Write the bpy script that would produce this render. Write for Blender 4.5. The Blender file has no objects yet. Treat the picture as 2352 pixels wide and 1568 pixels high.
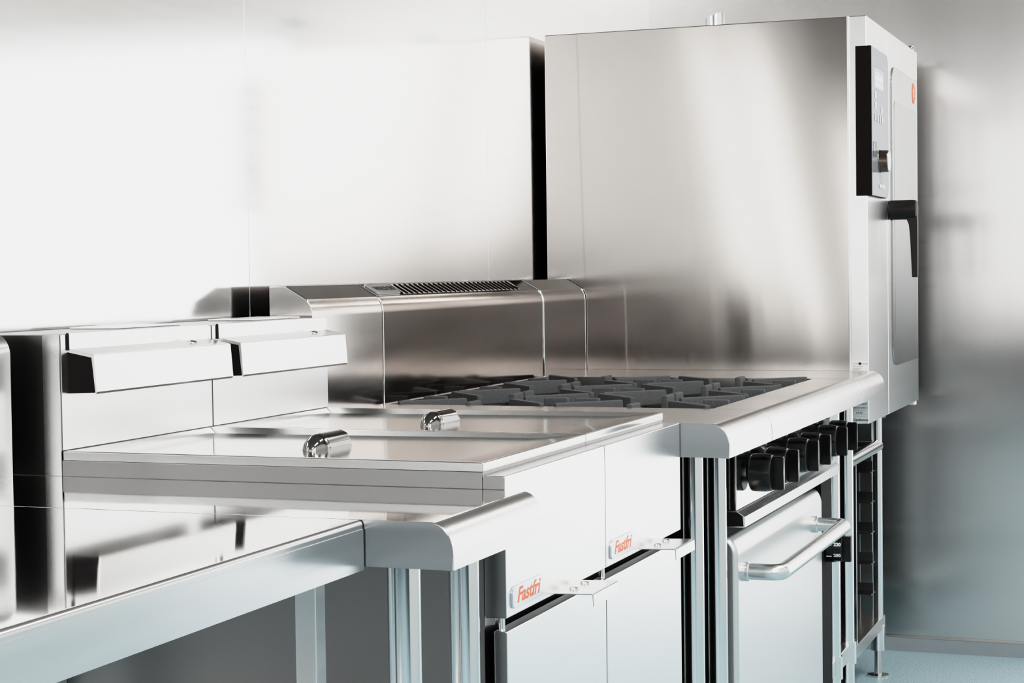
import bpy, bmesh, math, random
from mathutils import Vector, Matrix
random.seed(4)
scene = bpy.context.scene
COL = scene.collection
ZO = 0.0
TW = .033
FL = 0.0

# ------------------------------------------------------------------ materials
def nodes(name):
    m = bpy.data.materials.new(name); m.use_nodes = True
    nt = m.node_tree
    return m, nt, nt.nodes['Principled BSDF']

def steel(name, col=(.62, .61, .60), rough=.2, stretch=(1, 1, 1), var=.05, aniso=0.0, tangent=None, wave=0.0, wscale=3.0, brush=0.0):
    m, nt, b = nodes(name)
    b.inputs['Metallic'].default_value = 1
    b.inputs['Base Color'].default_value = (*col, 1)
    tc = nt.nodes.new('ShaderNodeNewGeometry')
    mp = nt.nodes.new('ShaderNodeVectorMath'); mp.operation = 'MULTIPLY'
    mp.inputs[1].default_value = stretch
    nz = nt.nodes.new('ShaderNodeTexNoise'); nz.inputs['Scale'].default_value = 6; nz.inputs['Detail'].default_value = 5
    nt.links.new(tc.outputs['Position'], mp.inputs[0]); nt.links.new(mp.outputs[0], nz.inputs['Vector'])
    mr = nt.nodes.new('ShaderNodeMapRange')
    mr.inputs['From Min'].default_value = .25; mr.inputs['From Max'].default_value = .75
    mr.inputs['To Min'].default_value = max(rough - var, .02); mr.inputs['To Max'].default_value = rough + var
    nt.links.new(nz.outputs['Fac'], mr.inputs['Value']); nt.links.new(mr.outputs[0], b.inputs['Roughness'])
    if aniso:
        b.inputs['Anisotropic'].default_value = aniso
        if tangent:
            cx = nt.nodes.new('ShaderNodeCombineXYZ')
            for k in range(3): cx.inputs[k].default_value = tangent[k]
            nt.links.new(cx.outputs[0], b.inputs['Tangent'])
    last = None
    if wave:
        n2 = nt.nodes.new('ShaderNodeTexNoise'); n2.inputs['Scale'].default_value = wscale; n2.inputs['Detail'].default_value = 1
        nt.links.new(tc.outputs['Position'], n2.inputs['Vector'])
        bp = nt.nodes.new('ShaderNodeBump'); bp.inputs['Strength'].default_value = 1; bp.inputs['Distance'].default_value = wave
        nt.links.new(n2.outputs['Fac'], bp.inputs['Height'])
        last = bp
    if brush:
        mp2 = nt.nodes.new('ShaderNodeVectorMath'); mp2.operation = 'MULTIPLY'
        mp2.inputs[1].default_value = tuple(s * 90 for s in stretch)
        n3 = nt.nodes.new('ShaderNodeTexNoise'); n3.inputs['Scale'].default_value = 1; n3.inputs['Detail'].default_value = 3
        nt.links.new(tc.outputs['Position'], mp2.inputs[0]); nt.links.new(mp2.outputs[0], n3.inputs['Vector'])
        b2 = nt.nodes.new('ShaderNodeBump'); b2.inputs['Strength'].default_value = 1; b2.inputs['Distance'].default_value = brush
        nt.links.new(n3.outputs['Fac'], b2.inputs['Height'])
        if last: nt.links.new(last.outputs[0], b2.inputs['Normal'])
        last = b2
    if last: nt.links.new(last.outputs[0], b.inputs['Normal'])
    return m

def plain(name, col, rough=.5, metal=0.0, spec=.5, noise=0.0, nscale=40, bump=0.0, coat=0.0):
    m, nt, b = nodes(name)
    b.inputs['Roughness'].default_value = rough; b.inputs['Metallic'].default_value = metal
    b.inputs['Specular IOR Level'].default_value = spec
    b.inputs['Coat Weight'].default_value = coat
    tc = nt.nodes.new('ShaderNodeNewGeometry')
    nz = nt.nodes.new('ShaderNodeTexNoise'); nz.inputs['Scale'].default_value = nscale; nz.inputs['Detail'].default_value = 4
    nt.links.new(tc.outputs['Position'], nz.inputs['Vector'])
    mx = nt.nodes.new('ShaderNodeMix'); mx.data_type = 'RGBA'
    mx.inputs['A'].default_value = (*[c * (1 - noise) for c in col], 1)
    mx.inputs['B'].default_value = (*[min(c * (1 + noise), 1) for c in col], 1)
    nt.links.new(nz.outputs['Fac'], mx.inputs['Factor']); nt.links.new(mx.outputs['Result'], b.inputs['Base Color'])
    if bump:
        bp = nt.nodes.new('ShaderNodeBump'); bp.inputs['Strength'].default_value = .6; bp.inputs['Distance'].default_value = bump
        nt.links.new(nz.outputs['Fac'], bp.inputs['Height']); nt.links.new(bp.outputs[0], b.inputs['Normal'])
    return m

def floor_mat():
    m, nt, b = nodes('speckled_vinyl')
    b.inputs['Roughness'].default_value = .35
    tc = nt.nodes.new('ShaderNodeNewGeometry')
    nz = nt.nodes.new('ShaderNodeTexNoise'); nz.inputs['Scale'].default_value = 260; nz.inputs['Detail'].default_value = 2
    nt.links.new(tc.outputs['Position'], nz.inputs['Vector'])
    cr = nt.nodes.new('ShaderNodeValToRGB')
    cr.color_ramp.elements[0].position = .36; cr.color_ramp.elements[0].color = (.16, .25, .29, 1)
    cr.color_ramp.elements[1].position = .47; cr.color_ramp.elements[1].color = (.38, .535, .59, 1)
    e = cr.color_ramp.elements.new(.68); e.color = (.45, .60, .66, 1)
    nt.links.new(nz.outputs['Fac'], cr.inputs['Fac']); nt.links.new(cr.outputs['Color'], b.inputs['Base Color'])
    return m

M = dict(
    wall=steel('wall_sheet_steel', (.90, .90, .90), .115, (.3, 1, 6), .02, wave=.0002, wscale=1.2),
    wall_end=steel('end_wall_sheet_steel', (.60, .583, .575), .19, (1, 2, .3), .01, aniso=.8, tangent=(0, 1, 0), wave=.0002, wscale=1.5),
    bench=steel('bench_steel', (.70, .69, .68), .05, (1, 3, 3), .012, wave=.0011, wscale=2.6),
    apron=steel('bench_edge_steel', (.68, .68, .68), .24, (.4, 3, 6), .05, wave=.001),
    brushed=steel('brushed_steel', (.72, .71, .70), .27, (.3, 3, 6), .05),
    brushed_y=steel('side_brushed_steel', (.66, .65, .64), .24, (3, .3, 6), .05),
    front=steel('front_panel_steel', (.78, .78, .775), .28, (.3, 3, 6), .008, wave=.0006, wscale=2),
    side_oven=steel('oven_side_steel', (.56, .525, .50), .10, (1, .6, 2), .006, aniso=.95, tangent=(0, 0, 1), wave=.002, wscale=1.4),
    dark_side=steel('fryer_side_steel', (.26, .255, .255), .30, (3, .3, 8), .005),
    hob=steel('hob_steel', (.52, .50, .48), .24, (1, .5, 3), .04),
    lid=steel('lid_steel', (.60, .595, .58), .13, (.3, 1, 3), .01, wave=.00015, wscale=4),
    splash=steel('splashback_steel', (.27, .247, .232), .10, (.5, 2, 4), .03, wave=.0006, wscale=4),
    tube=steel('tube_steel', (.74, .74, .74), .13, (3, 3, .4), .03),
    polish=steel('polished_steel', (.66, .64, .62), .09, (.5, 2, 4), .02),
    chrome=steel('chrome', (.80, .80, .80), .03, (1, 1, 1), .01),
    satin=steel('satin_steel', (.72, .72, .715), .27, (.4, 3, 4), .008),
    iron=plain('cast_iron', (.092, .095, .099), .55, 0, .30, .28, 220, .0010),
    wellm=steel('well_steel', (.42, .39, .36), .35, (1, 1, 1), .05),
    black=plain('black_plastic', (.006, .005, .005), .22, 0, .5, .1, 30),
    blacksoft=plain('black_bakelite', (.012, .010, .009), .40, 0, .35, .1, 30),
    dark=plain('dark_void', (.01, .008, .008), .7, 0, .2, .1, 30),  # dark parts; also paints the shade in open ends and gaps
    panelglass=plain('panel_glass', (.24, .26, .285), .10, 0, .35, .03, 5, 0, 0.0),
    white=plain('white_print', (.88, .88, .88), .5, 0, .4, .02, 20),
    sticker=plain('sticker_paper', (.86, .86, .86), .55, 0, .4, .02, 60),
    ink=plain('black_ink', (.04, .04, .04), .6, 0, .3, .05, 60),
    inkgrey=plain('grey_ink', (.35, .35, .36), .6, 0, .3, .05, 60),
    skirt=plain('vinyl_skirting', (.30, .33, .35), .45, 0, .4, .04, 20),
    chromed=steel('dark_chrome', (.27, .262, .255), .04, (1, 1, 1), .01),
    dim_side=steel('dim_side_steel', (.44, .44, .44), .22, (3, .3, 8), .02),  # darker lid steel: shade painted on the lid's left edge
    runner=steel('runner_steel', (.50, .48, .47), .18, (1, 1, 1), .02),
    red=plain('red_enamel', (.85, .10, .015), .35, 0, .5, .03, 20),
    badge=steel('badge_plate', (.74, .77, .80), .34, (1, 1, 1), .02),
    ceil=plain('ceiling_panel', (.32, .295, .28), .6, 0, .3, .04, 3),
    paint=plain('painted_wall', (.80, .80, .79), .55, 0, .3, .03, 3),
    lowpaint=plain('dark_lower_wall', (.05, .05, .05), .5, 0, .4, .05, 3),
    floor=floor_mat(),
    rubber=plain('black_rubber', (.02, .02, .02), .6, 0, .3, .1, 30),
)

def twist_sheet(m, a, yc, zc):
    # a thin sheet is never dead flat: a slight twist, height = a (y - yc)(z - zc)
    nt = m.node_tree; b = nt.nodes['Principled BSDF']
    g = nt.nodes.new('ShaderNodeNewGeometry'); sp = nt.nodes.new('ShaderNodeSeparateXYZ'); nt.links.new(g.outputs['Position'], sp.inputs[0])
    def mth(op, v, w):
        n = nt.nodes.new('ShaderNodeMath'); n.operation = op
        for k, q in enumerate((v, w)):
            if isinstance(q, (int, float)): n.inputs[k].default_value = q
            else: nt.links.new(q, n.inputs[k])
        return n.outputs[0]
    h = mth('MULTIPLY', mth('MULTIPLY', mth('SUBTRACT', sp.outputs['Y'], yc), mth('SUBTRACT', sp.outputs['Z'], zc)), a)
    bp = nt.nodes.new('ShaderNodeBump'); bp.inputs['Strength'].default_value = 1; bp.inputs['Distance'].default_value = 1
    nt.links.new(h, bp.inputs['Height'])
    if b.inputs['Normal'].links: nt.links.new(b.inputs['Normal'].links[0].from_socket, bp.inputs['Normal'])
    nt.links.new(bp.outputs[0], b.inputs['Normal'])

def glass_mat():
    m, nt, b = nodes('oven_door_glass')
    b.inputs['Base Color'].default_value = (.10, .105, .11, 1); b.inputs['Roughness'].default_value = .05
    b.inputs['Specular IOR Level'].default_value = .9; b.inputs['Coat Weight'].default_value = 1
    b.inputs['Coat Roughness'].default_value = .03; b.inputs['Metallic'].default_value = .55
    nz = nt.nodes.new('ShaderNodeTexNoise'); nz.inputs['Scale'].default_value = 2
    g = nt.nodes.new('ShaderNodeNewGeometry'); nt.links.new(g.outputs['Position'], nz.inputs['Vector'])
    mx = nt.nodes.new('ShaderNodeMix'); mx.data_type = 'RGBA'
    mx.inputs['A'].default_value = (.24, .245, .25, 1); mx.inputs['B'].default_value = (.28, .285, .29, 1)
    nt.links.new(nz.outputs['Fac'], mx.inputs['Factor']); nt.links.new(mx.outputs['Result'], b.inputs['Base Color'])
    return m
M['glass'] = glass_mat()
twist_sheet(M['side_oven'], TW, -.45, 1.25)

# ------------------------------------------------------------------ mesh helpers
class MB:
    def __init__(self): self.bm = bmesh.new(); self.idx = 0
    def box(self, x0, x1, y0, y1, z0, z1, bev=0.0, seg=2, edges=None):
        bm = self.bm
        vs = [bm.verts.new((x, y, z)) for x in (x0, x1) for y in (y0, y1) for z in (z0, z1)]
        fs = [(0, 1, 3, 2), (4, 6, 7, 5), (0, 4, 5, 1), (2, 3, 7, 6), (0, 2, 6, 4), (1, 5, 7, 3)]
        faces = [bm.faces.new([vs[i] for i in f]) for f in fs]
        for f in faces: f.material_index = self.idx
        if bev:
            es = list({e for f in faces for e in f.edges})
            if edges: es = [e for e in es if edges((e.verts[0].co + e.verts[1].co) / 2, (e.verts[0].co - e.verts[1].co).normalized())]
            bmesh.ops.bevel(bm, geom=es, offset=bev, segments=seg, profile=.5, affect='EDGES', clamp_overlap=True)
        return self
    def prism(self, pts, axis, a0, a1, bev=0.0, seg=2, capbev=False):
        # pts: outline in the other two axes (x: (y,z); y: (x,z); z: (x,y))
        def P(p, a):
            return (a, p[0], p[1]) if axis == 'x' else (p[0], a, p[1]) if axis == 'y' else (p[0], p[1], a)
        bm = self.bm
        A = [bm.verts.new(P(p, a0)) for p in pts]; B = [bm.verts.new(P(p, a1)) for p in pts]
        n = len(pts); fs = []
        for i in range(n): fs.append(bm.faces.new((A[i], A[(i + 1) % n], B[(i + 1) % n], B[i])))
        ca = bm.faces.new(A); cb = bm.faces.new(B[::-1]); fs += [ca, cb]
        for f in fs: f.material_index = self.idx
        if bev:
            es = list({e for f in ((ca, cb) if capbev else fs) for e in f.edges})
            bmesh.ops.bevel(bm, geom=es, offset=bev, segments=seg, profile=.5, affect='EDGES', clamp_overlap=True)
        bmesh.ops.recalc_face_normals(bm, faces=bm.faces)
        return self
    def tube(self, pts, r, seg=20, caps=True):
        bm = self.bm; pts = [Vector(p) for p in pts]
        rs = r if isinstance(r, (list, tuple)) else [r] * len(pts)
        rings = []; up = None
        for i, p in enumerate(pts):
            t = (pts[min(i + 1, len(pts) - 1)] - pts[max(i - 1, 0)]).normalized()
            if up is None:
                up = Vector((0, 0, 1)) if abs(t.z) < .9 else Vector((1, 0, 0))
            s = t.cross(up).normalized(); up = s.cross(t).normalized()
            rings.append([bm.verts.new(p + (s * math.cos(a) + up * math.sin(a)) * rs[i]) for a in [2 * math.pi * k / seg for k in range(seg)]])
        for a, b in zip(rings, rings[1:]):
            for k in range(seg):
                f = bm.faces.new((a[k], a[(k + 1) % seg], b[(k + 1) % seg], b[k])); f.material_index = self.idx
        if caps:
            f = bm.faces.new(rings[0][::-1]); f.material_index = self.idx
            f = bm.faces.new(rings[-1]); f.material_index = self.idx
        bmesh.ops.recalc_face_normals(bm, faces=bm.faces)
        return self
    def lathe(self, c, axis, prof, seg=32, squash=None):
        # prof: list of (distance along axis, radius)
        ax = Vector(axis).normalized()
        u = ax.orthogonal().normalized(); w = ax.cross(u)
        return self.tube_raw([(Vector(c) + ax * d, r) for d, r in prof], u, w, seg)
    def tube_raw(self, pr, u, w, seg):
        bm = self.bm; rings = []
        for p, r in pr:
            r = max(r, 1e-5)
            rings.append([bm.verts.new(p + (u * math.cos(a) + w * math.sin(a)) * r) for a in [2 * math.pi * k / seg for k in range(seg)]])
        for a, b in zip(rings, rings[1:]):
            for k in range(seg):
                f = bm.faces.new((a[k], a[(k + 1) % seg], b[(k + 1) % seg], b[k])); f.material_index = self.idx
        f = bm.faces.new(rings[0][::-1]); f.material_index = self.idx
        f = bm.faces.new(rings[-1]); f.material_index = self.idx
        bmesh.ops.recalc_face_normals(bm, faces=bm.faces)
        return self
    def top(self, idx=1, lim=.93):
        self.bm.normal_update()
        for f in self.bm.faces: f.material_index = 0 if f.normal.z > lim else 2 if f.normal.x < -.9 else idx
        return self
    def side(self, idx=1):  # left-facing faces take a darker copy, shade put into the colour
        self.bm.normal_update()
        for f in self.bm.faces: f.material_index = idx if f.normal.x < -.9 else 0
        return self
    def build(self, name, mats, parent=None, angle=35, label=None):
        me = bpy.data.meshes.new(name)
        off = Vector((0, 0, 0))
        p = parent
        while p is not None: off += p.location; p = p.parent
        org = None
        if parent is None:
            xs = [v.co for v in self.bm.verts]
            org = Vector((sum(v.x for v in xs) / len(xs), sum(v.y for v in xs) / len(xs), min(v.z for v in xs)))
            off = org
        bmesh.ops.translate(self.bm, vec=-off, verts=self.bm.verts)
        self.bm.to_mesh(me); self.bm.free()
        for m in (mats if isinstance(mats, (list, tuple)) else [mats]): me.materials.append(m)
        me.shade_smooth(); me.set_sharp_from_angle(angle=math.radians(angle))
        o = bpy.data.objects.new(name, me); COL.objects.link(o)
        wn = o.modifiers.new('flat_normals', 'WEIGHTED_NORMAL'); wn.mode = 'FACE_AREA'; wn.weight = 100; wn.keep_sharp = True
        if parent is not None: o.parent = parent
        else: o.location = org
        if label: o['label'] = label
        return o

def tag(o, label, cat, group=None):
    o['label'] = label; o['category'] = cat
    if group: o['group'] = group
    return o
def thing(name, loc, label, cat, group=None):
    o = bpy.data.objects.new(name, None); COL.objects.link(o); o.location = loc; o.empty_display_size = .1
    return tag(o, label, cat, group)
def struct(o): o['kind'] = 'structure'; return o
def copy_tree(o, parent=None):
    c = o.copy(); COL.objects.link(c)
    if parent is not None: c.parent = parent
    for ch in list(o.children): copy_tree(ch, c)
    return c
def lettering(name, s, size, origin, xd, yd, parent, mat, depth=.0006, shear=0.0, bold=0.0, align='LEFT', sx=1.0):
    cu = bpy.data.curves.new(name, 'FONT'); cu.body = s; cu.size = size; cu.shear = shear; cu.offset = bold
    cu.align_x = align; cu.resolution_u = 4; cu.extrude = depth
    t = bpy.data.objects.new('tmp_text', cu); COL.objects.link(t)
    dg = bpy.context.evaluated_depsgraph_get(); dg.update()
    me = bpy.data.meshes.new_from_object(t.evaluated_get(dg))
    bpy.data.objects.remove(t)
    X = Vector(xd).normalized(); Y = Vector(yd).normalized(); Z = X.cross(Y)
    off = Vector((0, 0, 0)); p = parent
    while p is not None: off += p.location; p = p.parent
    o0 = Vector(origin) - off
    for v in me.vertices:
        c = v.co.copy(); v.co = o0 + X * c.x * sx + Y * c.y + Z * c.z
    me.materials.clear(); me.materials.append(mat)
    me.name = name
    o = bpy.data.objects.new(name, me); COL.objects.link(o); o.parent = parent
    return o
def arc(cx, cz, rx, rz, a0, a1, n):
    return [(cx + rx * math.cos(math.radians(a0 + (a1 - a0) * k / n)), cz + rz * math.sin(math.radians(a0 + (a1 - a0) * k / n))) for k in range(n + 1)]

FX, FY = (1, 0, 0), (0, 0, 1)        # lettering axes on a face that looks at the aisle
SX, SY = (0, -1, 0), (0, 0, 1)       # on a face that looks left along the wall

# ------------------------------------------------------------------ room
XL, XR, YF, ZC = -5.2, 3.42, -3.6, 3.2
struct(MB().box(XL - .1, XR + 1.6, YF - .1, .1, FL - .1, FL).build('floor', M['floor']))
struct(MB().box(XL - .1, XR + .1, YF - .1, .1, ZC, ZC + .1).build('ceiling', M['ceil']))
struct(MB().box(XL, XR, .004, .1, FL, ZC).build('wall_back', M['wall']))
# end wall with a doorway in the part of it outside the picture
DY0, DY1, DZ = -3.40, -1.22, 2.02
w = MB()
w.box(XR, XR + .1, DY1, .1, FL, ZC); w.box(XR, XR + .1, YF - .1, DY0, FL, ZC); w.box(XR, XR + .1, DY0, DY1, DZ, ZC)
struct(w.build('wall_right', M['wall_end']))
d = MB()
d.box(XR - .012, XR + .11, DY1 - .05, DY1, FL, DZ, .003); d.box(XR - .012, XR + .11, DY0, DY0 + .05, FL, DZ, .003); d.box(XR - .012, XR + .11, DY0, DY1, DZ - .05, DZ, .003)
struct(d.build('door_1', M['paint']))
# left wall: unseen windows added and sized for the reflections, over a dark lower part; front wall: one more
WZ0, WZ1 = .70, 3.12
LW = [(-.62, -.05), (-1.42, -.84), (-2.80, -2.05), (-3.585, -2.90)]
LT1 = [2.32, 2.9, 2.9, 3.12]
LB0 = [WZ0, WZ0, 1.0, 1.2]
FZ0 = 1.2
w = MB()
for y0, y1 in ((-.05, .1), (-.84, -.62), (-2.05, -1.42), (-2.90, -2.80), (YF, -3.585)): w.box(XL - .1, XL, y0, y1, WZ0, ZC)
w.idx = 1
for (y0, y1), zt, zb in zip(LW, LT1, LB0):
    w.box(XL - .1, XL, y0, y1, zt, ZC)
    if zb > WZ0: w.box(XL - .1, XL, y0, y1, WZ0, zb)
w.idx = 1; w.box(XL - .1, XL, YF, .1, FL, WZ0)
struct(w.build('wall_left', [M['paint'], M['lowpaint']]))
for i, (y0, y1) in enumerate(LW):
    w = MB(); zt = LT1[i]; zb = LB0[i]
    for y in (y0, y1 - .04): w.box(XL - .08, XL + .01, y, y + .04, zb, zt, .003)
    for z in (zb, zt - .04): w.box(XL - .08, XL + .01, y0, y1, z, z + .04, .003)
    if i == 1: w.box(XL - .05, XL - .01, -1.20, -1.09, zb, zt, .003)  # wide post added to split the bright band on the oven side
    struct(w.build('window_%d' % (i + 1), M['paint']))
w = MB(); FX0, FX1 = -5.185, -1.8
w.box(XL, FX0, YF - .1, YF, FL, ZC); w.box(FX1, XR, YF - .1, YF, FL, ZC); w.box(FX0, FX1, YF - .1, YF, WZ1, ZC); w.idx = 1; w.box(FX0, FX1, YF - .1, YF, FL, FZ0)
struct(w.build('wall_front', [M['paint'], M['lowpaint']]))
w = MB()
for x in (FX0, FX1 - .04): w.box(x, x + .04, YF - .08, YF + .01, FZ0, WZ1, .003)
for z in (FZ0, WZ1 - .04): w.box(FX0, FX1, YF - .08, YF + .01, z, z + .04, .003)
struct(w.build('window_5', M['paint']))
# coved skirting at the foot of the end wall
struct(MB().box(XR - .003, XR, DY1, .003, FL, FL + .041).build('baseboard_right', M['skirt']))
struct(MB().box(XR - .004, XR, DY1, .003, FL + .041, FL + .049, .001).build('trim_1', steel('strip_bronze', (.60, .52, .49), .3)))
for i, x in enumerate((-.36, .83, 2.02, 3.177)):
    struct(MB().box(x - .0004, x + .0004, .0034, .0045, 1.0, ZC).build('trim_%d' % (i + 2), M['wall_end']))

# ------------------------------------------------------------------ work table (left foreground)
ZT = .889
t = thing('work_table', (-1.4, -.4, FL), 'stainless steel work table with square legs, nearest the camera at lower left', 'table')
YT = -.7515
prof = [(-.03, ZT), (YT + .006, ZT)] + arc(YT + .006, ZT - .006, .006, .006, 90, 180, 5)[1:] + [(YT, .836), (YT + .012, .834), (YT + .012, .846), (-.03, .846)]
prof = [(y, z) for y, z in prof]
m = MB().prism(prof, 'x', -2.7, -.2930)
m.top().build('tabletop', [M['bench'], M['apron'], M['apron']], t)
# front apron turned down over the edge
m = MB().prism([(YT - .0012, ZT - .010), (YT - .0012, .834), (YT + .012, .834), (YT + .012, .838), (YT + .001, .838), (YT + .001, ZT - .010)], 'x', -2.7, -.2932)
m.build('apron', M['apron'], t)
for x, y in ((-.3385, -.709), (-.352, -.09), (-2.6, -.700), (-2.6, -.09)):
    l = MB().box(x - .0125, x + .0125, y - .0125, y + .0125, FL + .03, .845, .002, 2).build('leg', M['apron'], t)
    MB().lathe((x, y, FL), (0, 0, 1), [(0, .016), (.006, .017), (.03, .012)], 16).build('foot', M['rubber'], l)
MB().box(-2.62, -.338, -.69, -.10, .18, .205, .003).build('undershelf', M['brushed'], t)

# ------------------------------------------------------------------ infill benches
def bullnose(yf, zt, zb, yc, back=-.02, n=8):
    # flat top, quarter-ellipse nose, straight lip
    zc = zt - .034
    return [(back, zt), (yc, zt)] + arc(yc, zc, yc - yf, .034, 90, 180, n)[1:] if False else \
        [(back, zt)] + [(yc - (yc - yf) * math.sin(math.radians(a)), zt - .034 + .034 * math.cos(math.radians(a))) for a in [90 * k / n for k in range(n + 1)]] + [(yf, zb), (yf + .004, zb - .001), (yf + .02, zb), (back, zb)]

def infill(x0, x1, zt, zb, yf, yc, legs, yleg, label, back=-.02, shelf=True, name='infill_bench'):
    t = thing(name, ((x0 + x1) / 2, -.4, FL), label, 'bench')
    MB().prism(bullnose(yf, zt, zb, yc, back), 'x', x0 + .0008, x1 - .0008, .0015, 2, True).top().build('worktop', [M['bench'], M['nose'], M['endface']] if zt < .9 else [M['hobtop'], M['nose'], M['endface']], t)
    for x in legs:
        for y in (yleg, -.12):
            l = MB().tube([(x, y, FL + .06), (x, y, zb + .002)], .019, 28).build('leg', M['tube'], t)
            MB().lathe((x, y, FL), (0, 0, 1), [(0, .022), (.006, .023), (.010, .010), (.062, .010)], 20).build('foot', M['polish'], l)
    if shelf:
        s = MB().box(x0 + .012, x1 - .012, yleg - .012, -.13, .205, .245, .003)
        s = s.build('undershelf', M['satin'], t)
        for x in legs:
            m = MB()
            m.lathe((x, yleg, .195), (0, 0, 1), [(0, .0235), (.054, .0235)], 28)
            m.build('collar', M['satin'], s)
    return t
M['nose'] = steel('nose_steel', (.69, .685, .68), .25, (.4, 3, 6), .03)
M['endface'] = steel('end_face_steel', (.55, .555, .56), .25, (3, .4, 6), .03)  # darker copy of nose steel: shade painted on left-facing ends
M['hobtop'] = steel('range_top_steel', (.56, .535, .515), .22, (1, .5, 3), .03)

X0, X1, X2, X3 = .8125, 1.1305, 2.0602, 2.3795
HZ, HB, HY, HC = .9045, .8485, -.8895, -.8590
b1 = infill(-.2915, -.0015, ZT, .8372, -.858, -.832, (-.237, -.060), -.775, 'stainless infill bench with rounded front edge between work table and fryers')
b2 = infill(X0, X1 - .001, HZ, HB, HY, HC, (.890, 1.050), -.805, 'stainless infill bench between the right fryer and the gas range, with splashback', back=-.112)
b3 = infill(X2 + .001, X3, HZ, HB, HY, HC, (2.135, 2.315), -.804, 'stainless infill bench between the gas range and the oven, with splashback', back=-.112)

# splashbacks
SPY = -.1212
def splash_prof(yb=-.035, z0=.8, yf=SPY, ztop=1.1392, y2=-.069):
    return [(yb, z0), (yb, ztop), (y2, ztop), (-.1115, 1.1145)] + [(-.1015 - .0195 * math.cos(math.radians(a)) , 1.0860 + .0300 * math.sin(math.radians(a))) for a in (50, 35, 20, 8)] + [(yf, 1.083), (yf, z0)]
def panel(name, x0, x1, mat, parent, z0):
    return MB().prism(splash_prof(z0=z0), 'x', x0, x1, .0022, 2, True).build(name, mat, parent, 25)
panel('splashback', .8305, X1 - .001, steel('left_splashback_steel', (.52, .50, .485), .12, (.5, 2, 4), .02), b2, HZ)  # lighter copy of splashback steel; doorway reflection put into its colour
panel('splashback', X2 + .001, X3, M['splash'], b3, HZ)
# left bench upstand, rounded over at the top
pr = [(-.02, ZT), (-.02, 1.089), (-.079, 1.089)] + [(-.079 - .035 * math.sin(math.radians(a)), 1.059 + .030 * math.cos(math.radians(a))) for a in (15, 30, 45, 60, 75, 90)] + [(-.114, ZT)]
us = MB().prism(pr, 'x', -.288, -.045, .0015, 2, True).build('splashback', M['satin'], b1, 25)
MB().prism([(-.022, ZT + .002), (-.022, 1.086), (-.079, 1.086), (-.110, 1.058), (-.110, ZT + .002)], 'x', -.0455, -.0445).build('open_end', M['dark'], us)  # dark plate painting the shade inside the hollow end

# ------------------------------------------------------------------ deep fryers
FW = .4051
LT, LB = .9235, .9110            # lid top / underside
f = thing('deep_fryer', (FW / 2, -.42, FL), 'stainless deep fryer directly right of the small infill bench', 'fryer', 'pair of deep fryers')
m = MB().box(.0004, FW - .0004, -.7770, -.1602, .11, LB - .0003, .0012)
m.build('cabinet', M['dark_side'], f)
for x in (.05, FW - .05):
    for y in (-.72, -.12):
        MB().lathe((x, y, FL), (0, 0, 1), [(0, .024), (.01, .024), (.012, .018), (.152, .018)], 20).build('leg', M['tube'], f)
# flue box behind the pan
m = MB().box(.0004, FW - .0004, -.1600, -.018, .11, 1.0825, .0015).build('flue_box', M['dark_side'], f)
MB().box(.0001, .0006, -.1600, -.1330, .12, 1.0820).build('flange', M['satin'], f)
m = MB().box(.0030, FW - .0015, -.1612, -.1601, LT + .0005, 1.0815, .0004).build('backsplash', M['front'], f)
MB().box(.215, FW - .015, -.115, -.03, 1.0826, 1.0855, .001).build('flue_cover', M['front'], f)
# basket hanging channel: strip, sloping top, leaning face
pr = [(-.1612, 1.083), (-.1640, 1.083), (-.1640, 1.0615), (-.2000, 1.0545), (-.2032, 1.0532), (-.2070, 1.0035), (-.2050, 1.0005), (-.2040, 1.0010), (-.1995, 1.0505), (-.1625, 1.0575), (-.1612, 1.0575)]
MB().prism(pr, 'x', .0185, FW - .0135, .0004, 1, True).build('hanger_channel', M['front'], f, 25)
hc = [o for o in f.children if o.name.startswith('hanger')][0]
MB().prism([(-.1613, 1.0572), (-.1630, 1.0572), (-.1995, 1.0500), (-.2040, 1.0022), (-.1613, 1.0008)], 'x', .0188, .0200).build('channel_end', M['dark'], hc)  # dark cap stands in for the shade inside the channel
MB().box(.0150, .0186, -.1626, -.1613, 1.0600, 1.0835).build('slot', M['dark'], hc)  # dark sliver stands in for the shade in the gap
MB().lathe((FW - .085, -.178, 1.0572), (0, -.19, 1), [(0, .008), (.003, .0075), (.005, .004)], 14).build('bolt', M['polish'], f)
# front panel
m = MB().box(.0006, FW - .0006, -.8065, -.7772, .7284, .9060, .0016)
p = m.side().build('front_panel', [M['front'], M['dark_side']], f)  # left side uses the darker steel as painted shade
# badge
bd = MB().prism(arc(.024, .757, .008, .008, 90, 180, 4) + arc(.024, .7455, .008, .008, 180, 270, 4) + arc(.1225, .7455, .008, .008, 270, 360, 4) + arc(.1225, .757, .008, .008, 0, 90, 4), 'y', -.8098, -.8064, .001, 2, True).build('badge', M['badge'], p)
lettering('lettering', 'Fastfri', .0262, (.0300, -.8098, .7440), FX, FY, bd, M['red'], .0002, .30, .0006, sx=1.27)
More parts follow.
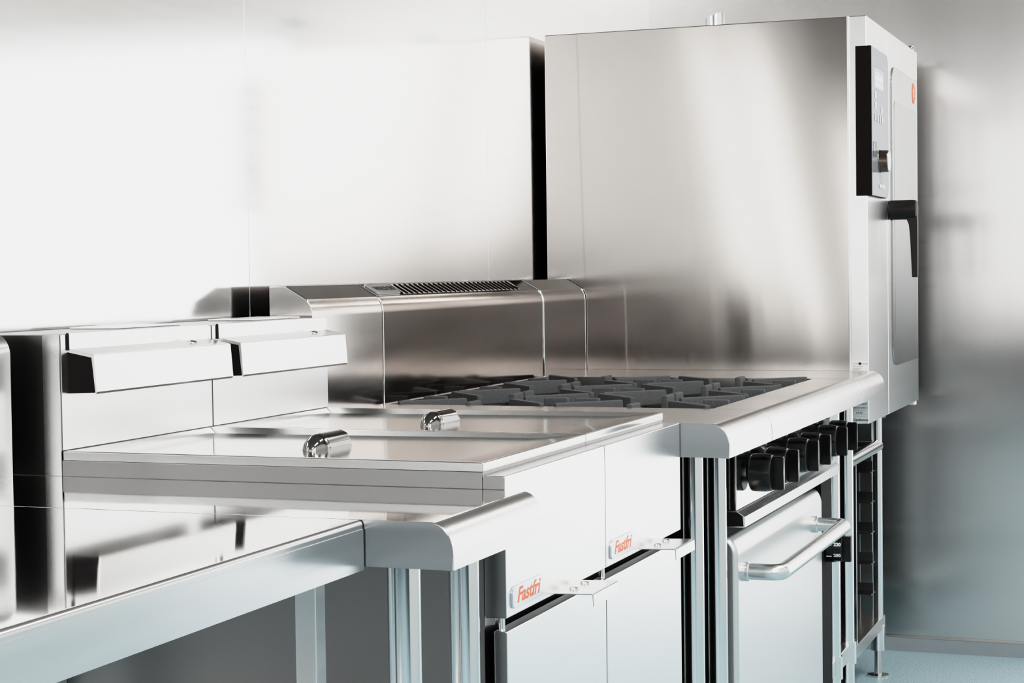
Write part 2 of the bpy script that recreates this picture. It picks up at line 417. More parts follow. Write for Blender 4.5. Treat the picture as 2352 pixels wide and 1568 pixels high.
# door
m = MB().box(.0012, FW - .0012, -.8065, -.7885, .135, .7125, .0022)
dr = m.side().build('door', [M['front'], M['dark_side']], f)  # shade on the door's left edge is put into its colour
MB().prism([(-.795, .7140), (-.795, .7330), (-.797, .7335)][:0] or [(-.7900, .7290), (-.8575, .7315), (-.8600, .7300), (-.8605, .7140), (-.8592, .7138), (-.8588, .7285), (-.8570, .7298), (-.7900, .7275)], 'x', .183, .292, .0003, 1, True).build('door_handle', M['satin'], dr, 40)
for x in (.215, .262):
    MB().lathe((x, -.822, .7298), (0, -.03, 1), [(0, .0065), (.003, .006), (.0045, .003)], 14).build('screw', M['polish'], dr)
MB().lathe((.0115, -.7955, .7115), (0, 0, 1), [(0, .0045), (.018, .0045)], 16).build('hinge_pin', M['chrome'], f)
MB().prism([(-.7772, .7285), (-.790, .7285), (-.790, .7205), (-.7772, .7185)], 'x', .0010, .0030).build('hinge_bracket', M['satin'], f)
f2 = copy_tree(f); f2.location.x += FW
tag(f2, 'stainless deep fryer standing against the gas range side, second in the row', 'fryer', 'pair of deep fryers')

# fryer lids: shallow pressed covers with a chrome handle
def make_lid():
    l = thing('fryer_lid', (FW / 2, -.47, LB), 'flat steel lid with black-looking chrome handle on the left fryer', 'lid', 'fryer lids')
    x0, x1, y0, y1 = .0012, FW - .0012, -.7777, -.1625
    m = MB(); bm = m.bm
    # outer shell, then a pressed field sunk between side rims that run out before the front edge
    zs = LT - .0098
    ox = [(x0, y0, LT - .001), (x1, y0, LT - .001), (x1, y1, LT), (x0, y1, LT)]
    ix = [(x0 + .010, y0 + .004, LT - .0013), (x1 - .010, y0 + .004, LT - .0013), (x1 - .010, y1 - .0004, LT), (x0 + .010, y1 - .0004, LT)]
    fx = [(x0 + .0125, y0 + .07, zs + .0025), (x1 - .0125, y0 + .07, zs + .0025), (x1 - .0125, y1 - .0008, zs), (x0 + .0125, y1 - .0008, zs)]
    bt = [(x, y, LB) for x, y, z in ox]
    V = lambda L: [bm.verts.new(p) for p in L]
    O, I, Fv, B = V(ox), V(ix), V(fx), V(bt)
    for k in range(4):
        j = (k + 1) % 4
        bm.faces.new((O[k], O[j], I[j], I[k])); bm.faces.new((I[k], I[j], Fv[j], Fv[k])); bm.faces.new((B[k], B[j], O[j], O[k]))
    bm.faces.new(Fv); bm.faces.new(B[::-1])
    bmesh.ops.recalc_face_normals(bm, faces=bm.faces)
    es = [e for e in bm.edges if (e.verts[0] in O and e.verts[1] in O) or (e.verts[0] in O and e.verts[1] in B)]
    bmesh.ops.bevel(bm, geom=es, offset=.0022, segments=3, profile=.5, affect='EDGES')
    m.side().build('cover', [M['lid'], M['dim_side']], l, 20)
    # handle: half-round bar along x with a domed near end
    h = MB(); bm = h.bm; zb = LT - .0100; cy = -.4610
    secs = [(.146 + .026 * (1 - math.cos(math.radians(q))), max(.12, math.sin(math.radians(q)))) for q in (6, 20, 34, 48, 62, 76, 90)] + [(.176, 1.0), (.1765, .96), (.1785, .96), (.179, 1.0), (.245, 1.0), (.2455, .95), (.247, .93), (.2475, 0.90)]
    rings = []
    for x, s in secs:
        ring = []
        n = 20
        for k in range(n + 1):
            a = math.pi * k / n
            rib = 1 + (.035 if (k % 4 == 2) else 0) * (1 if s > .9 else 0)
            ring.append(bm.verts.new((x, cy + .0185 * s * rib * math.cos(a), zb + (.0235 * s * rib) * math.sin(a))))
        rings.append(ring)
    for a, b in zip(rings, rings[1:]):
        for k in range(20): bm.faces.new((a[k], a[k + 1], b[k + 1], b[k]))
    bm.faces.new(rings[0]); bm.faces.new(rings[-1][::-1])
    bmesh.ops.recalc_face_normals(bm, faces=bm.faces)
    h.build('handle', M['chromed'], l, 50)
    return l
l1 = make_lid()
l2 = copy_tree(l1); l2.location.x += FW
tag(l1, 'flat pressed steel lid with chrome handle, on the fryer beside the infill bench', 'lid', 'fryer lids')
tag(l2, 'flat pressed steel lid with chrome handle, on the fryer beside the gas range', 'lid', 'fryer lids')

# ------------------------------------------------------------------ gas range
r = thing('gas_range', ((X1 + X2) / 2, -.42, FL), 'stainless six burner gas range with black knobs and an oven below', 'range')
# top: nose strip, back strip and side rims round an open well
WYF, WYB = -.779, -.130
xa, xb = X1 + .0004, X2 - .0004
m = MB()
nose = bullnose(HY, HZ, HB, HC, WYF)
m.prism(nose, 'x', xa, xb, .0008, 1, True)
m.box(xa, xb, WYB, -.035, .86, HZ)
m.box(xa, xa + .006, WYF, WYB, .86, HZ); m.box(xb - .006, xb, WYF, WYB, .86, HZ)
m.top().build('hob_top', [M['hobtop'], M['nose'], M['endface']], r)
MB().box(xa, xb, -.792, WYB + .002, .845, .858).build('drip_tray', M['wellm'], r)
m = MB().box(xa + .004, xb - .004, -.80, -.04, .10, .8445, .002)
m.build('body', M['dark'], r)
XW = xa + .0072; PX = (xb - xa - .0144) / 3; PY = (WYB - WYF - .001) / 2
for i in range(3):
    for j in range(2):
        cx, cy = XW + PX * (i + .5), WYF + .0005 + PY * (j + .5)
        bb = MB().lathe((cx, cy, .8582), (0, 0, 1), [(0, .050), (.012, .050), (.014, .042), (.020, .040), (.022, .034)], 28).build('burner', M['iron'], r)
        MB().lathe((cx, cy, .8804), (0, 0, 1), [(0, .026), (.004, .027), (.006, .022)], 24).build('burner_cap', M['dark'], bb)
# control panel
cp = MB().box(xa + .0005, xb - .0005, -.8225, -.7990, .7190, .8480, .0015).build('control_panel', M['polish'], r)
for x in (1.2263, 1.3591, 1.5545, 1.6824, 1.872, 1.9954):
    n = MB().lathe((x, -.8224, .8215), (0, -1, 0), [(0, .0048), (.004, .0048), (.0052, .0035)], 14).build('indicator', M['chrome'], cp)
    kn = MB()
    kz = .7795
    kn.lathe((x, -.8290, kz), (0, -1, 0), [(0, .0330), (.003, .0350), (.026, .0356), (.0385, .0335), (.0405, .0315), (.041, .030)], 40)
    # grip bar
    kn.prism([(x - .0055, kz - .0300), (x - .003, kz - .0318), (x + .003, kz - .0318), (x + .0055, kz - .0300), (x + .0065, kz), (x + .0055, kz + .0290), (x + .003, kz + .0312), (x - .003, kz + .0312), (x - .0055, kz + .0290), (x - .0065, kz)], 'y', -.8900, -.8600, .0022, 3, True)
    k = kn.build('knob', M['black'], r, 30)
    MB().lathe((x, -.8226, kz), (0, -1, 0), [(0, .0085), (.0085, .0085)], 18).build('spindle', M['satin'], k)
    MB().lathe((x, -.8224, kz), (0, -1, 0), [(0, .0165), (.0012, .0165)], 24).build('bezel', M['dark'], k)
MB().box(2.020, 2.055, -.8232, -.8226, .775, .842).build('label_plate', M['sticker'], cp)
# ledge rail under the panel
MB().prism([(-.80, .7180), (-.8235, .7180), (-.8345, .7105), (-.8375, .7085), (-.8378, .6895), (-.8360, .6885), (-.80, .6885)], 'x', X1 + .001, X2 - .001, .0006, 1, True).build('ledge', M['satin'], r, 40)
MB().prism([(-.801, .7165), (-.8230, .7165), (-.8335, .7095), (-.8350, .6910), (-.801, .6900)], 'x', X1 + .0004, X1 + .0014).build('ledge_end', M['dark'], [o for o in r.children if o.name.startswith('ledge')][0])  # dark cap painting the shade of the hollow ledge end
# right pillar with the oven thermostat
MB().box(1.940, xb - .001, -.818, -.7985, .12, .688, .001).build('side_pillar', M['dark'], r)
# oven door, rolled over at top and rounded at the corners
DX0, DX1, DYF = 1.136, 1.930, -.8225
pr = [(-.800, .14), (-.800, .668)] + [( -.800 - .0225 * math.sin(math.radians(a)), .634 + .034 * math.cos(math.radians(a))) for a in (8, 20, 35, 50, 65, 80, 90)] + [(DYF, .14)]
m = MB().prism(pr, 'x', DX0, DX1)
bm = m.bm
es = [e for e in bm.edges if abs(e.verts[0].co.x - e.verts[1].co.x) < 1e-6 and max(v.co.z for v in e.verts) > .6 and min(v.co.y for v in e.verts) < -.8001]
es += [e for e in bm.edges if abs(e.verts[0].co.x - e.verts[1].co.x) < 1e-6 and all(abs(v.co.y - DYF) < 1e-5 for v in e.verts) and e not in es]
bmesh.ops.bevel(bm, geom=es, offset=.010, segments=4, profile=.5, affect='EDGES', clamp_overlap=True)
bmesh.ops.recalc_face_normals(bm, faces=bm.faces)
od = m.build('oven_door', steel('oven_door_steel', (.70, .70, .695), .34, (1, 1, 1), .001), r, 50)
hz = .6010; hy = -.892
def elbow(x, sgn):
    return [(x, DYF - .0005, hz), (x, hy + .03, hz)] + [(x + sgn * (.022 - .022 * math.cos(math.radians(a))), hy + .022 - .022 * math.sin(math.radians(a)) , hz) for a in (15, 30, 45, 60, 75, 90)]
L = elbow(1.182, 1); Rr = elbow(1.828, -1)
hd = MB().tube(L + Rr[::-1], .0152, 24).build('door_handle', M['satin'], od, 50)
for x in (1.182, 1.828):
    MB().lathe((x, DYF + .0005, hz), (0, -1, 0), [(0, .0185), (.010, .0185), (.012, .0165)], 24).build('collar', M['satin'], hd)
# thermostat
th = MB(); tx, tz = 2.000, .5235
th.lathe((tx, -.8185, tz), (0, -1, 0), [(0, .030), (.002, .0318), (.020, .0318), (.0205, .0300), (.036, .0296), (.038, .027)], 36)
th.prism([(tx - .008, tz - .029), (tx + .008, tz - .029), (tx + .009, tz), (tx + .008, tz + .029), (tx - .008, tz + .029), (tx - .009, tz)], 'y', -.874, -.850, .0016, 2, True)
tk = th.build('thermostat_knob', M['black'], r, 30)
def drum(s, ang, y):
    a = math.radians(ang); rr = .0301
    lettering('numeral', s, .0105, (tx - rr * math.cos(a), y, tz + rr * math.sin(a)), (0, -1, 0), (math.sin(a), 0, math.cos(a)), tk, M['white'], .0004, 0, .0004, 'CENTER')
drum('220', 18, -.8468); drum('200', -30, -.8468)
MB().box(tx - .0322, tx - .0312, -.8345, -.8265, tz + .0105, tz + .0118).build('tick', M['white'], tk)
MB().box(tx - .0300, tx - .0280, -.8345, -.8225, tz - .0150, tz - .0136).build('tick', M['white'], tk)
for x in (xa + .06, xb - .06):
    for y in (-.74, -.12):
        MB().lathe((x, y, FL), (0, 0, 1), [(0, .026), (.012, .026), (.014, .02), (.141, .02)], 20).build('leg', M['tube'], r)
# splashback with louvres and badge
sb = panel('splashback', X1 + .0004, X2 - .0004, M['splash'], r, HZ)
def joint(x, rad, parent):
    p = splash_prof(z0=HZ)
    MB().tube([(x, y, z) for y, z in p[2:][::-1]], rad, 12).build('joint_bead', M['chrome'], parent, 60)
joint(X1 + .0022, .0016, sb); joint(X2 - .0034, .0030, sb)
joint(X3 - .0016, .0014, [o for o in b3.children if o.name.startswith('splashback')][0])
sl = Vector((0, .0425, .0247)).normalized(); sn = Vector((0, -sl.z, sl.y))
base = Vector((0, -.1115, 1.1145))
m = MB(); bm = m.bm
n = 27; lx0, lx1 = 1.262, 1.948
for k in range(n):
    xx = lx0 + (lx1 - lx0) * k / n; xw = (lx1 - lx0) / n
    P = lambda dx, s, h: bm.verts.new(Vector((xx + dx, 0, 0)) + base + sl * s + sn * h)
    s0, s1 = .006, .045
    a0, b0, c0 = P(.002, s0, .0005), P(.0022, s0 + .002, .0026), P(xw * .98, s0, .0006)
    a1, b1, c1 = P(.002, s1, .0005), P(.0022, s1 - .002, .0026), P(xw * .98, s1, .0006)
    fa = bm.faces.new((a0, b0, b1, a1)); fa.material_index = 1
    bm.faces.new((b0, c0, c1, b1)); bm.faces.new((a0, c0, b0)); bm.faces.new((a1, b1, c1)); bm.faces.new((a0, a1, c1, c0))
bmesh.ops.recalc_face_normals(bm, faces=bm.faces)
m.build('vent_grille', [M['splash'], M['dark']], sb, 20)
m = MB(); bm = m.bm
def plate(bm, x0, x1, s0, s1, h0, h1, c=.004):
    out = [(x0 + c, s0), (x1 - c, s0), (x1, s0 + c), (x1, s1 - c), (x1 - c, s1), (x0 + c, s1), (x0, s1 - c), (x0, s0 + c)]
    A = [bm.verts.new(base + Vector((x, 0, 0)) + sl * s + sn * h0) for x, s in out]; B = [bm.verts.new(base + Vector((x, 0, 0)) + sl * s + sn * h1) for x, s in out]
    for i in range(8): bm.faces.new((A[i], A[(i + 1) % 8], B[(i + 1) % 8], B[i]))
    bm.faces.new(A[::-1]); bm.faces.new(B); bmesh.ops.recalc_face_normals(bm, faces=bm.faces)
plate(bm, 1.146, 1.256, .008, .044, .0004, .0035)
bd = m.build('badge', M['badge'], sb)
lettering('lettering', 'WALDORF', .0195, base + Vector((1.160, 0, 0)) + sl * .0185 + sn * .0037, FX, sl, bd, M['ink'], .0003, 0, .0004)

# cast-iron trivets, one over each burner
def make_trivet():
    cx, cy = XW + PX / 2, WYF + .0005 + PY / 2
    t = thing('pot_trivet', (cx, cy, .8585), 'black cast iron trivet', 'trivet', 'cast iron trivets on the range')
    hx, hyy = PX / 2 - .0015, PY / 2 - .0015
    zt = HZ + .0055
    fr = MB()
    fr.box(cx - hx, cx + hx, cy - hyy, cy - hyy + .012, .8587, .8790, .002); fr.box(cx - hx, cx + hx, cy + hyy - .012, cy + hyy, .8587, .8790, .002)
    fr.box(cx - hx, cx - hx + .012, cy - hyy + .0121, cy + hyy - .0121, .8587, .8790, .002); fr.box(cx + hx - .012, cx + hx, cy - hyy + .0121, cy + hyy - .0121, .8587, .8790, .002)
    fr.build('frame', M['iron'], t)
    def bar(p, q, w, z0, z1, taper=0):
        p = Vector((p[0], p[1], 0)); q = Vector((q[0], q[1], 0)); d = (q - p); L = d.length; d.normalize(); s = Vector((-d.y, d.x, 0)) * w / 2
        m = MB(); bm = m.bm
        def sec(pt, zz0, zz1): return [bm.verts.new((pt + s + Vector((0, 0, zz0)))), bm.verts.new((pt - s + Vector((0, 0, zz0)))), bm.verts.new((pt - s * .82 + Vector((0, 0, zz1)))), bm.verts.new((pt + s * .82 + Vector((0, 0, zz1))))]
        A = sec(p, z0, z1); B = sec(q, z0 + taper, z1)
        fs = [bm.faces.new((A[i], A[(i + 1) % 4], B[(i + 1) % 4], B[i])) for i in range(4)] + [bm.faces.new(A[::-1]), bm.faces.new(B)]
        bmesh.ops.recalc_face_normals(bm, faces=bm.faces)
        bmesh.ops.bevel(bm, geom=list(bm.edges), offset=.0028, segments=2, profile=.5, affect='EDGES', clamp_overlap=True)
        return m
    for sx in (-1, 1):
        for sy in (-1, 1):
            bar((cx + sx * (hx - .0105), cy + sy * (hyy - .0110)), (cx + sx * .036, cy + sy * .048), .0135, .8765, zt, .004).build('finger', M['iron'], t, 40)
    for dx, dy in ((1, 0), (-1, 0), (0, 1), (0, -1)):
        bar((cx + dx * (hx - .004), cy + dy * (hyy - .006)), (cx + dx * (hx - .060), cy + dy * (hyy - .056)), .0150, .8765, zt, .004).build('stub', M['iron'], t, 40)
    return t
t0 = make_trivet()
names = {(0, 0): 'front trivet nearest the fryers', (1, 0): 'middle trivet of the front row, on the aisle side of the range', (2, 0): 'front trivet nearest the oven',
         (0, 1): 'rear trivet nearest the fryers, by the splashback', (1, 1): 'middle trivet of the rear row, against the splashback', (2, 1): 'rear trivet in the corner of splashback and oven'}
for i in range(3):
    for j in range(2):
        o = t0 if (i, j) == (0, 0) else copy_tree(t0)
        o.location = (XW + PX * (i + .5), WYF + .0005 + PY * (j + .5), .8585)
        tag(o, 'black cast iron ' + names[(i, j)], 'trivet', 'cast iron trivets on the range')

# ------------------------------------------------------------------ combi oven
OX, OX1, OXM = 2.384, 3.229, 2.689
OZ0, OZ1, OYF, OYS = .7755, 1.7725, -.8500, -.8060
c = thing('combi_oven', ((OX + OX1) / 2, -.43, OZ0), 'tall stainless combi steam oven with black control panel standing on a rack stand', 'oven')
MB().box(OX, OX1, OYS, -.016, OZ0, OZ1 - .0005, .0025, 2).build('casing', M['side_oven'], c)
MB().box(OX - .0006, OXM - .0012, OYF, OYS - .0003, OZ0 - .002, OZ1, .003, 2).build('front_column', M['frontc'] if 'frontc' in M else M['front'], c)
MB().box(OX - .0012, OX + .004, OYS - .002, OYS + .004, OZ0, OZ1 + .001, .0015, 2).build('corner_bead', M['satin'], c)
dm = MB().box(OXM + .0012, OX1, OYF, OYS - .0003, OZ0 - .002, OZ1, .003, 2)
dr = dm.build('door', M['front'], c)
# window with rounded left corners
gx0, gx1, gz0, gz1, gr = 2.748, 3.200, .896, 1.688, .05
out = arc(gx0 + gr, gz1 - gr, gr, gr, 90, 180, 8) + arc(gx0 + gr, gz0 + gr, gr, gr, 180, 270, 8) + [(gx1, gz0), (gx1, gz1)]
gl = MB().prism(out, 'y', OYF - .0040, OYF + .0005, .0012, 2, True).build('window', M['glass'], dr)
out2 = arc(gx0 + .03 + .02, gz1 - .09 - .02, .02, .02, 90, 180, 5) + arc(gx0 + .05, gz0 + .09, .02, .02, 180, 270, 5) + [(gx1 - .03, gz0 + .07), (gx1 - .03, gz1 - .09)]
MB().prism(out2, 'y', OYF - .0046, OYF - .0039).build('inner_pane', plain('pane_tint', (.46, .47, .48), .06, .75, .8, .02, 3), gl)
lg = MB().lathe((3.128, OYF - .0040, 1.646), (0, -1, 0), [(0, .029), (.0006, .029), (.0008, .0285)], 32).build('emblem', M['red'], gl)
lettering('mark', 'c', .045, (3.117, OYF - .0049, 1.6365), FX, FY, lg, M['white'], .0003, 0, .001)
# black L-shaped handle
m = MB()
hx_, hzz = 2.690 + .022, 1.3070
m.lathe((hx_, OYF - .0002, hzz), (0, -1, 0), [(0, .0245), (.004, .0255), (.060, .0255), (.070, .0240), (.073, .020)], 32)
m.build('handle', M['blacksoft'], dr, 40)
hnd = dr.children[-1] if False else [o for o in dr.children if o.name.startswith('handle')][0]
m = MB()
pr = [(-.8650, 1.3000), (-.9225, 1.3180), (-.9240, 1.2700), (-.9238, 1.1340), (-.9220, 1.1310), (-.9110, 1.1310), (-.9095, 1.1330), (-.9065, 1.2200), (-.9045, 1.2500), (-.9060, 1.2680), (-.9000, 1.2830)]
m.prism(pr, 'x', hx_ - .013, hx_ + .013, .0035, 3, True)
m.build('lever', M['blacksoft'], hnd, 40)
# control panel wrapped round the left corner
PZ0, PZ1, PYF, PYB, PXR = 1.3335, 1.6985, -.8620, -.8230, 2.632
out = [(OX - .0030, PZ0)] + arc(PXR - .03, PZ0 + .03, .03, .03, 270, 360, 6) + arc(PXR - .03, PZ1 - .03, .03, .03, 0, 90, 6) + [(OX - .0030, PZ1)]
MB().prism(out, 'y', PYF + .0012, OYF - .0003, .0012, 2, True)
m = MB(); m.prism(out, 'y', PYF + .0012, OYF - .0003)
m.box(OX - .0040, OX - .0007, PYF + .0005, PYB, PZ0, PZ1, .0012)
cpn = m.build('control_panel', plain('panel_black', (.010, .007, .006), .5, 0, .12, .1, 30), c)
out = [(OX - .0025, PZ0 + .001)] + arc(PXR - .03, PZ0 + .031, .0295, .03, 270, 360, 6) + arc(PXR - .03, PZ1 - .031, .0295, .03, 0, 90, 6) + [(OX - .0025, PZ1 - .001)]
fc = MB().prism(out, 'y', PYF - .0006, PYF + .0011, .0004, 1, True).build('glass_face', M['panelglass'], cpn)
# screen symbols
yy = PYF - .0009
pale = plain('screen_pale', (.52, .54, .57), .2, 0, .4, .02, 20)
def rect(x0, x1, z0, z1, mat, nm): return MB().box(x0, x1, yy - (.0004 if mat is pale and nm == 'symbol' else .0002), yy + .0003, z0, z1).build(nm, mat, fc)
sx0, sx1 = 2.418, 2.553
rect(sx0, sx1, 1.600, 1.643, pale, 'screen'); rect(sx0, sx1, 1.6455, 1.6475, M['white'], 'screen_line')
yy -= .0004
for k in range(4):
    xx = sx0 + .008 + k * .033
    MB().prism([(xx, 1.627), (xx + .011, 1.634), (xx + .022, 1.627), (xx + .019, 1.619), (xx + .003, 1.619)], 'y', yy - .0002, yy + .0002).build('symbol', M['white'], fc)
    rect(xx + .002, xx + .020, 1.606, 1.6125, M['white'], 'symbol')
    rect(xx - .002, xx + .018, 1.5185, 1.537, pale, 'key')
rect(sx0 + .008, sx0 + .028, 1.574, 1.590, M['white'], 'symbol'); rect(sx0 + .011, sx0 + .025, 1.577, 1.588, pale, 'symbol')
rect(sx0 + .008, sx0 + .028, 1.548, 1.565, M['white'], 'symbol'); rect(sx0 + .011, sx0 + .025, 1.551, 1.563, pale, 'symbol')
rect(sx0 + .095, sx0 + .115, 1.541, 1.558, M['white'], 'symbol'); rect(sx0 + .098, sx0 + .112, 1.544, 1.556, pale, 'symbol')
rect(2.400, 2.401, 1.432, 1.466, M['ink'], 'hatch_line'); rect(2.437, 2.438, 1.432, 1.466, M['ink'], 'hatch_line')
rect(2.400, 2.438, 1.4655, 1.466, M['ink'], 'hatch_line'); rect(2.400, 2.438, 1.432, 1.4325, M['ink'], 'hatch_line')
lettering('lettering', 'easyTouch', .019, (2.480, yy - .0004, 1.356), FX, FY, fc, M['white'], .0002, 0, .0004)
# dial
MB().lathe((2.495, yy + .0002, 1.4225), (0, -1, 0), [(0, .0285), (.002, .0275), (.020, .0270), (.022, .0255)], 32).build('dial', M['bronze'] if 'bronze' in M else steel('dial_bronze', (.16, .13, .11), .25), cpn)
MB().lathe((2.495, yy - .0218, 1.4225), (0, -1, 0), [(0, .0258), (.0012, .0250)], 32).build('dial_face', M['badge'], cpn)
# stickers on the left side of the front column
def side_text(s, size, y, z, parent, mat, bold=.0):
    lettering('lettering', s, size, (OX - .0016, y, z), SX, SY, parent, mat, .0001, 0, bold)
st = MB().box(OX - .0013, OX - .0007, -.8480, -.8085, .832, .9285).build('sticker', M['sticker'], c)
side_text('Conv', .0072, -.8115, .9205, st, M['inkgrey']); side_text('therm', .0072, -.8305, .9205, st, M['inkgrey'])
MB().lathe((OX - .0013, -.8288, .9225), (-1, 0, 0), [(0, .0034), (.0004, .0034)], 18).build('dot', M['ink'], st)
m = MB()
for k, z in enumerate((.9155, .911, .9075, .904)): m.box(OX - .0018, OX - .0014, -.836 + (k % 3) * .004, -.8115, z, z + .0009)
m.build('small_print', M['inkgrey'], st)
s2 = MB().box(OX - .0013, OX - .0007, -.8490, -.8110, .7785, .8315).build('sticker', M['sticker'], c)
m = MB()
for row, z in enumerate((.8205, .8115)):
    y = -.8135
    while y > -.8455:
        wdt = random.choice((.0004, .0007, .0011)); m.box(OX - .0018, OX - .0014, y - wdt, y, z, z + (.0048 if row == 0 else .0040)); y -= wdt + random.choice((.0005, .0008))
m.build('barcode', M['inkgrey'], s2)
m = MB()
for z in (.8085, .8055, .7975, .7925): m.box(OX - .0018, OX - .0014, -.8440, -.8130, z, z + .0005)
m.build('small_print', M['inkgrey'], s2)
side_text('2 4 7 6', .0055, -.8190, .7995, s2, M['ink'], .0002)
side_text('Candtowos', .0078, -.8125, .7815, s2, M['ink'], .0002)
# vent pipe, door hinge, foot
m = MB(); bm = m.bm; pcx, pcy, rr = 2.62, -.412, .026
A = []; B = []
for k in range(32):
    a = 2 * math.pi * k / 32; dx, dy = rr * math.cos(a), rr * math.sin(a)
    A.append(bm.verts.new((pcx + dx, pcy + dy, OZ1 - .002))); B.append(bm.verts.new((pcx + dx, pcy + dy, 1.8270 - dy * .36)))
C2 = []; 
for k in range(32):
    a = 2 * math.pi * k / 32; dx, dy = .0245 * math.cos(a), .0245 * math.sin(a)
    C2.append(bm.verts.new((pcx + dx, pcy + dy, 1.8268 - dy * .36)))
D2 = [bm.verts.new((v.co.x, v.co.y, OZ1 + .005)) for v in C2]
for k in range(32):
    j = (k + 1) % 32
    bm.faces.new((A[k], A[j], B[j], B[k])); bm.faces.new((B[k], B[j], C2[j], C2[k])); bm.faces.new((C2[k], C2[j], D2[j], D2[k]))
bm.faces.new(D2); bm.faces.new(A[::-1]); bmesh.ops.recalc_face_normals(bm, faces=bm.faces)
m.build('vent_pipe', M['tube'], c, 50)
MB().lathe((3.19, -.838, OZ1 - .001), (0, 0, 1), [(0, .010), (.010, .010), (.016, .006)], 16).build('hinge', M['chrome'], dr)
MB().lathe((3.19, -.838, OZ0 - .0015), (0, 0, -1), [(0, .011), (.010, .011), (.012, .008)], 16).build('hinge', M['white'], dr)

# ------------------------------------------------------------------ stand under the oven
s = thing('oven_stand', (2.82, -.42, FL), 'tubular stainless rack stand with tray runners and low shelf under the oven', 'stand')
SX0, SX1, SYF, SYB = 2.435, 3.086, -.756, -.10
for x in (SX0, SX1 - .025):
    for y in (SYF, SYB):
        l = MB().tube([(x, y, FL + .075), (x, y, .742)], .0155, 24).build('leg', M['tube'], s)
        m = MB(); m.tube([(x, y, FL + .075), (x, y, FL + .145)], .0205, 24); m.build('sleeve', M['tube'], l)
        m = MB(); m.lathe((x, y, FL), (0, 0, 1), [(0, .030), (.005, .030), (.008, .011), (.08, .010)], 20); m.build('foot', M['polish'], l)
for y in (SYF, SYB):
    MB().tube([(SX0, y - .001, .655), (SX1 - .025, y - .001, .655)], .0175, 24).build('cross_rail', M['tube'], s)
for x in (SX0, SX1 - .025):
    MB().tube([(x, SYF, .655), (x, SYB, .655)], .0150, 20).build('side_rail', M['tube'], s)
    MB().box(x - .014, x + .014, SYF - .02, SYB + .02, .742, .7545, .002).build('support_bar', M['satin'], s)
    MB().prism([(SYF - .024, .735), (SYF - .024, .762), (SYF - .020, .764), (SYF + .02, .764), (SYF + .02, .755), (SYF - .016, .755), (SYF - .016, .735)], 'x', x - .016, x + .016, .001, 1, True).build('corner_stop', M['chrome'], s)
MB().box(SX0 - .03, SX1 + .008, SYF - .016, SYB + .02, .135, .1705, .003).build('shelf', M['satin'], s)
for x, sg in ((2.690, 1), (3.032, -1)):
    for y, mt in ((-.757, 'tube'), (-.706, 'dark_side'), (-.40, 'dark_side'), (-.14, 'dark_side')):
        MB().box(x - .004, x + .004, y - .007, y + .007, .1705, .6395, .001).build('runner_post', M[mt], s)
    for z in (.240, .326, .412, .498, .584):
        xx = x + sg * .0042
        MB().prism([(xx, z + .030), (xx + sg * .0015, z + .030), (xx + sg * .0015, z + .0022), (xx + sg * .030, z + .0022), (xx + sg * .030, z), (xx, z)], 'y', -.749, -.125).build('tray_runner', M['runner'], s)
    MB().tube([(x, -.757, .6400), (x, -.14, .6400)], .004, 10).build('top_wire', M['tube'], s)

# ------------------------------------------------------------------ light
def area(name, loc, target, sx, sy, power, col=(1, 1, 1)):
    l = bpy.data.lights.new(name, 'AREA'); l.shape = 'RECTANGLE'; l.size = sx; l.size_y = sy; l.energy = power; l.color = col
    o = bpy.data.objects.new(name, l); COL.objects.link(o); o.location = loc
    o.rotation_euler = (Vector(target) - Vector(loc)).to_track_quat('-Z', 'Y').to_euler()
    return o
LD, LW1, LWB, LW2, LW3, LF = 1.4, 1.8, 2.7, .45, 3.0, 3.2          # radiance of each opening, tuned for the reflections
def opening(name, loc, target, sx, sy, L, col): return area(name, loc, target, sx, sy, L * math.pi * sx * sy, col)
opening('door_daylight', (XR + .6, (DY0 + DY1) / 2, 1.0), (0, (DY0 + DY1) / 2, 1.0), 2.6, 2.4, LD, (1, .995, .99))
for (y0, y1), zt, zb, L in zip(LW, LT1, LB0, (LW1, LWB, LW2, LW3)):
    opening('window_daylight', (XL - .13, (y0 + y1) / 2, (zb + zt) / 2), (0, (y0 + y1) / 2, (zb + zt) / 2), y1 - y0 + .06, zt - zb + .06, L, (1, .995, .985))  # lamps behind the added, unseen windows
opening('window_daylight', ((FX0 + FX1) / 2, YF - .13, (FZ0 + WZ1) / 2), ((FX0 + FX1) / 2, 0, (FZ0 + WZ1) / 2), FX1 - FX0 + .06, WZ1 - FZ0 + .06, LF, (1, .995, .985))
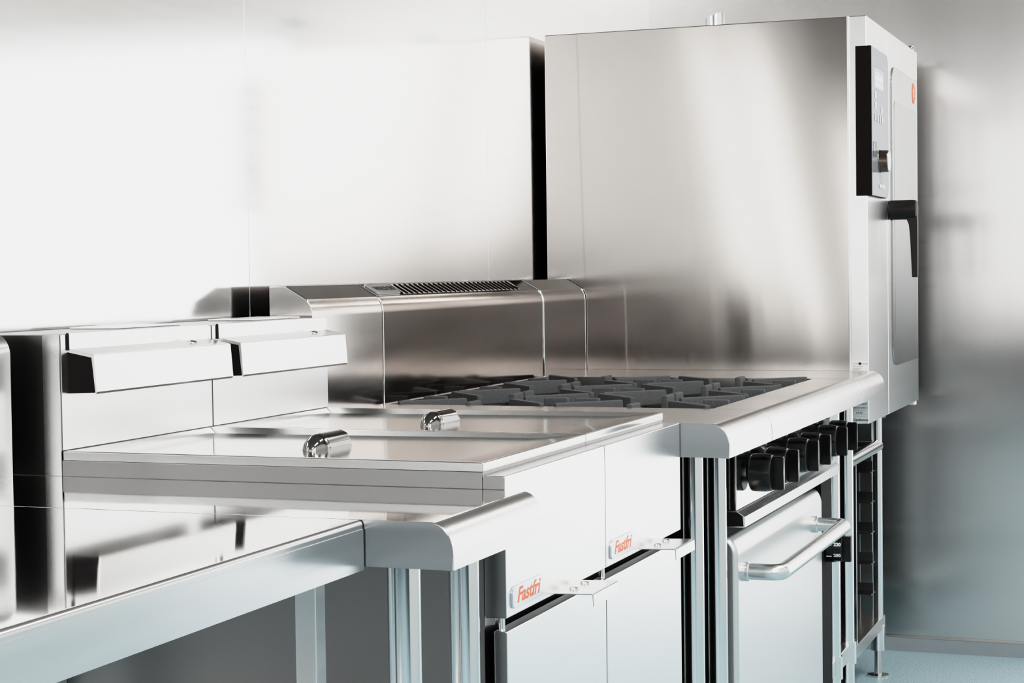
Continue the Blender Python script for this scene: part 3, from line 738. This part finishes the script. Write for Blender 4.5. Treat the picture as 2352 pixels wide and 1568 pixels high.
for x in (-3.4, -.6, 1.9):
    area('ceiling_lamp', (x, -2.3, ZC - .02), (x, -2.3, 0), 1.5, .5, 60, (1, .98, .95))
wd = bpy.data.worlds.new('World'); scene.world = wd; wd.use_nodes = True
wd.node_tree.nodes['Background'].inputs[0].default_value = (1, 1, 1, 1); wd.node_tree.nodes['Background'].inputs[1].default_value = 1.0

# ------------------------------------------------------------------ camera
cam = bpy.data.cameras.new('Camera'); co = bpy.data.objects.new('Camera', cam); COL.objects.link(co); scene.camera = co
Cc = Vector((-2.0911956835491283, -1.6119364768534623, 1.157962769540567))
F = Vector((0.9343719068131067, 0.35427747212250155, -0.03790267147483459)); R = Vector((0.35400318642020673, -0.9351402682323969, -0.013943555306341442)); U = Vector((0.040384201896032174, 0.0003892001165894561, 0.9991841495742863))
co.matrix_world = Matrix(((R.x, U.x, -F.x, Cc.x), (R.y, U.y, -F.y, Cc.y), (R.z, U.z, -F.z, Cc.z), (0, 0, 0, 1)))
cam.sensor_width = 36; cam.lens = 4174.9338 * 36 / 2352; cam.clip_start = .02

for o in list(scene.objects):
    if o.parent is None: o.location.z += ZO

scene.view_settings.view_transform = 'Standard'
scene.view_settings.look = 'None'
scene.view_settings.exposure = 0.0
# camera response with a soft shoulder: whites roll off instead of clipping
scene.view_settings.use_curve_mapping = True
cmx = scene.view_settings.curve_mapping
cmx.white_level = (4, 4, 4)
cv = cmx.curves[3]
pts = [(0, 0), (.02, .0235), (.05, .185), (.10, .37), (.15, .535), (.20, .665), (.25, .755), (.375, .845), (.5, .878), (.75, .898), (1, .905)]
pts = [(0, 0), (.01, .020), (.025, .074), (.05, .176), (.10, .385), (.15, .555), (.20, .685), (.25, .765), (.375, .850), (.5, .880), (.75, .900), (1, .906)]
while len(cv.points) > 2: cv.points.remove(cv.points[1])
cv.points[0].location = pts[0]; cv.points[-1].location = pts[-1]
for p in pts[1:-1]: cv.points.new(*p)
cmx.update()
scene.cycles.max_bounces = 14; scene.cycles.glossy_bounces = 10; scene.cycles.diffuse_bounces = 4
scene.cycles.sample_clamp_indirect = 6.0
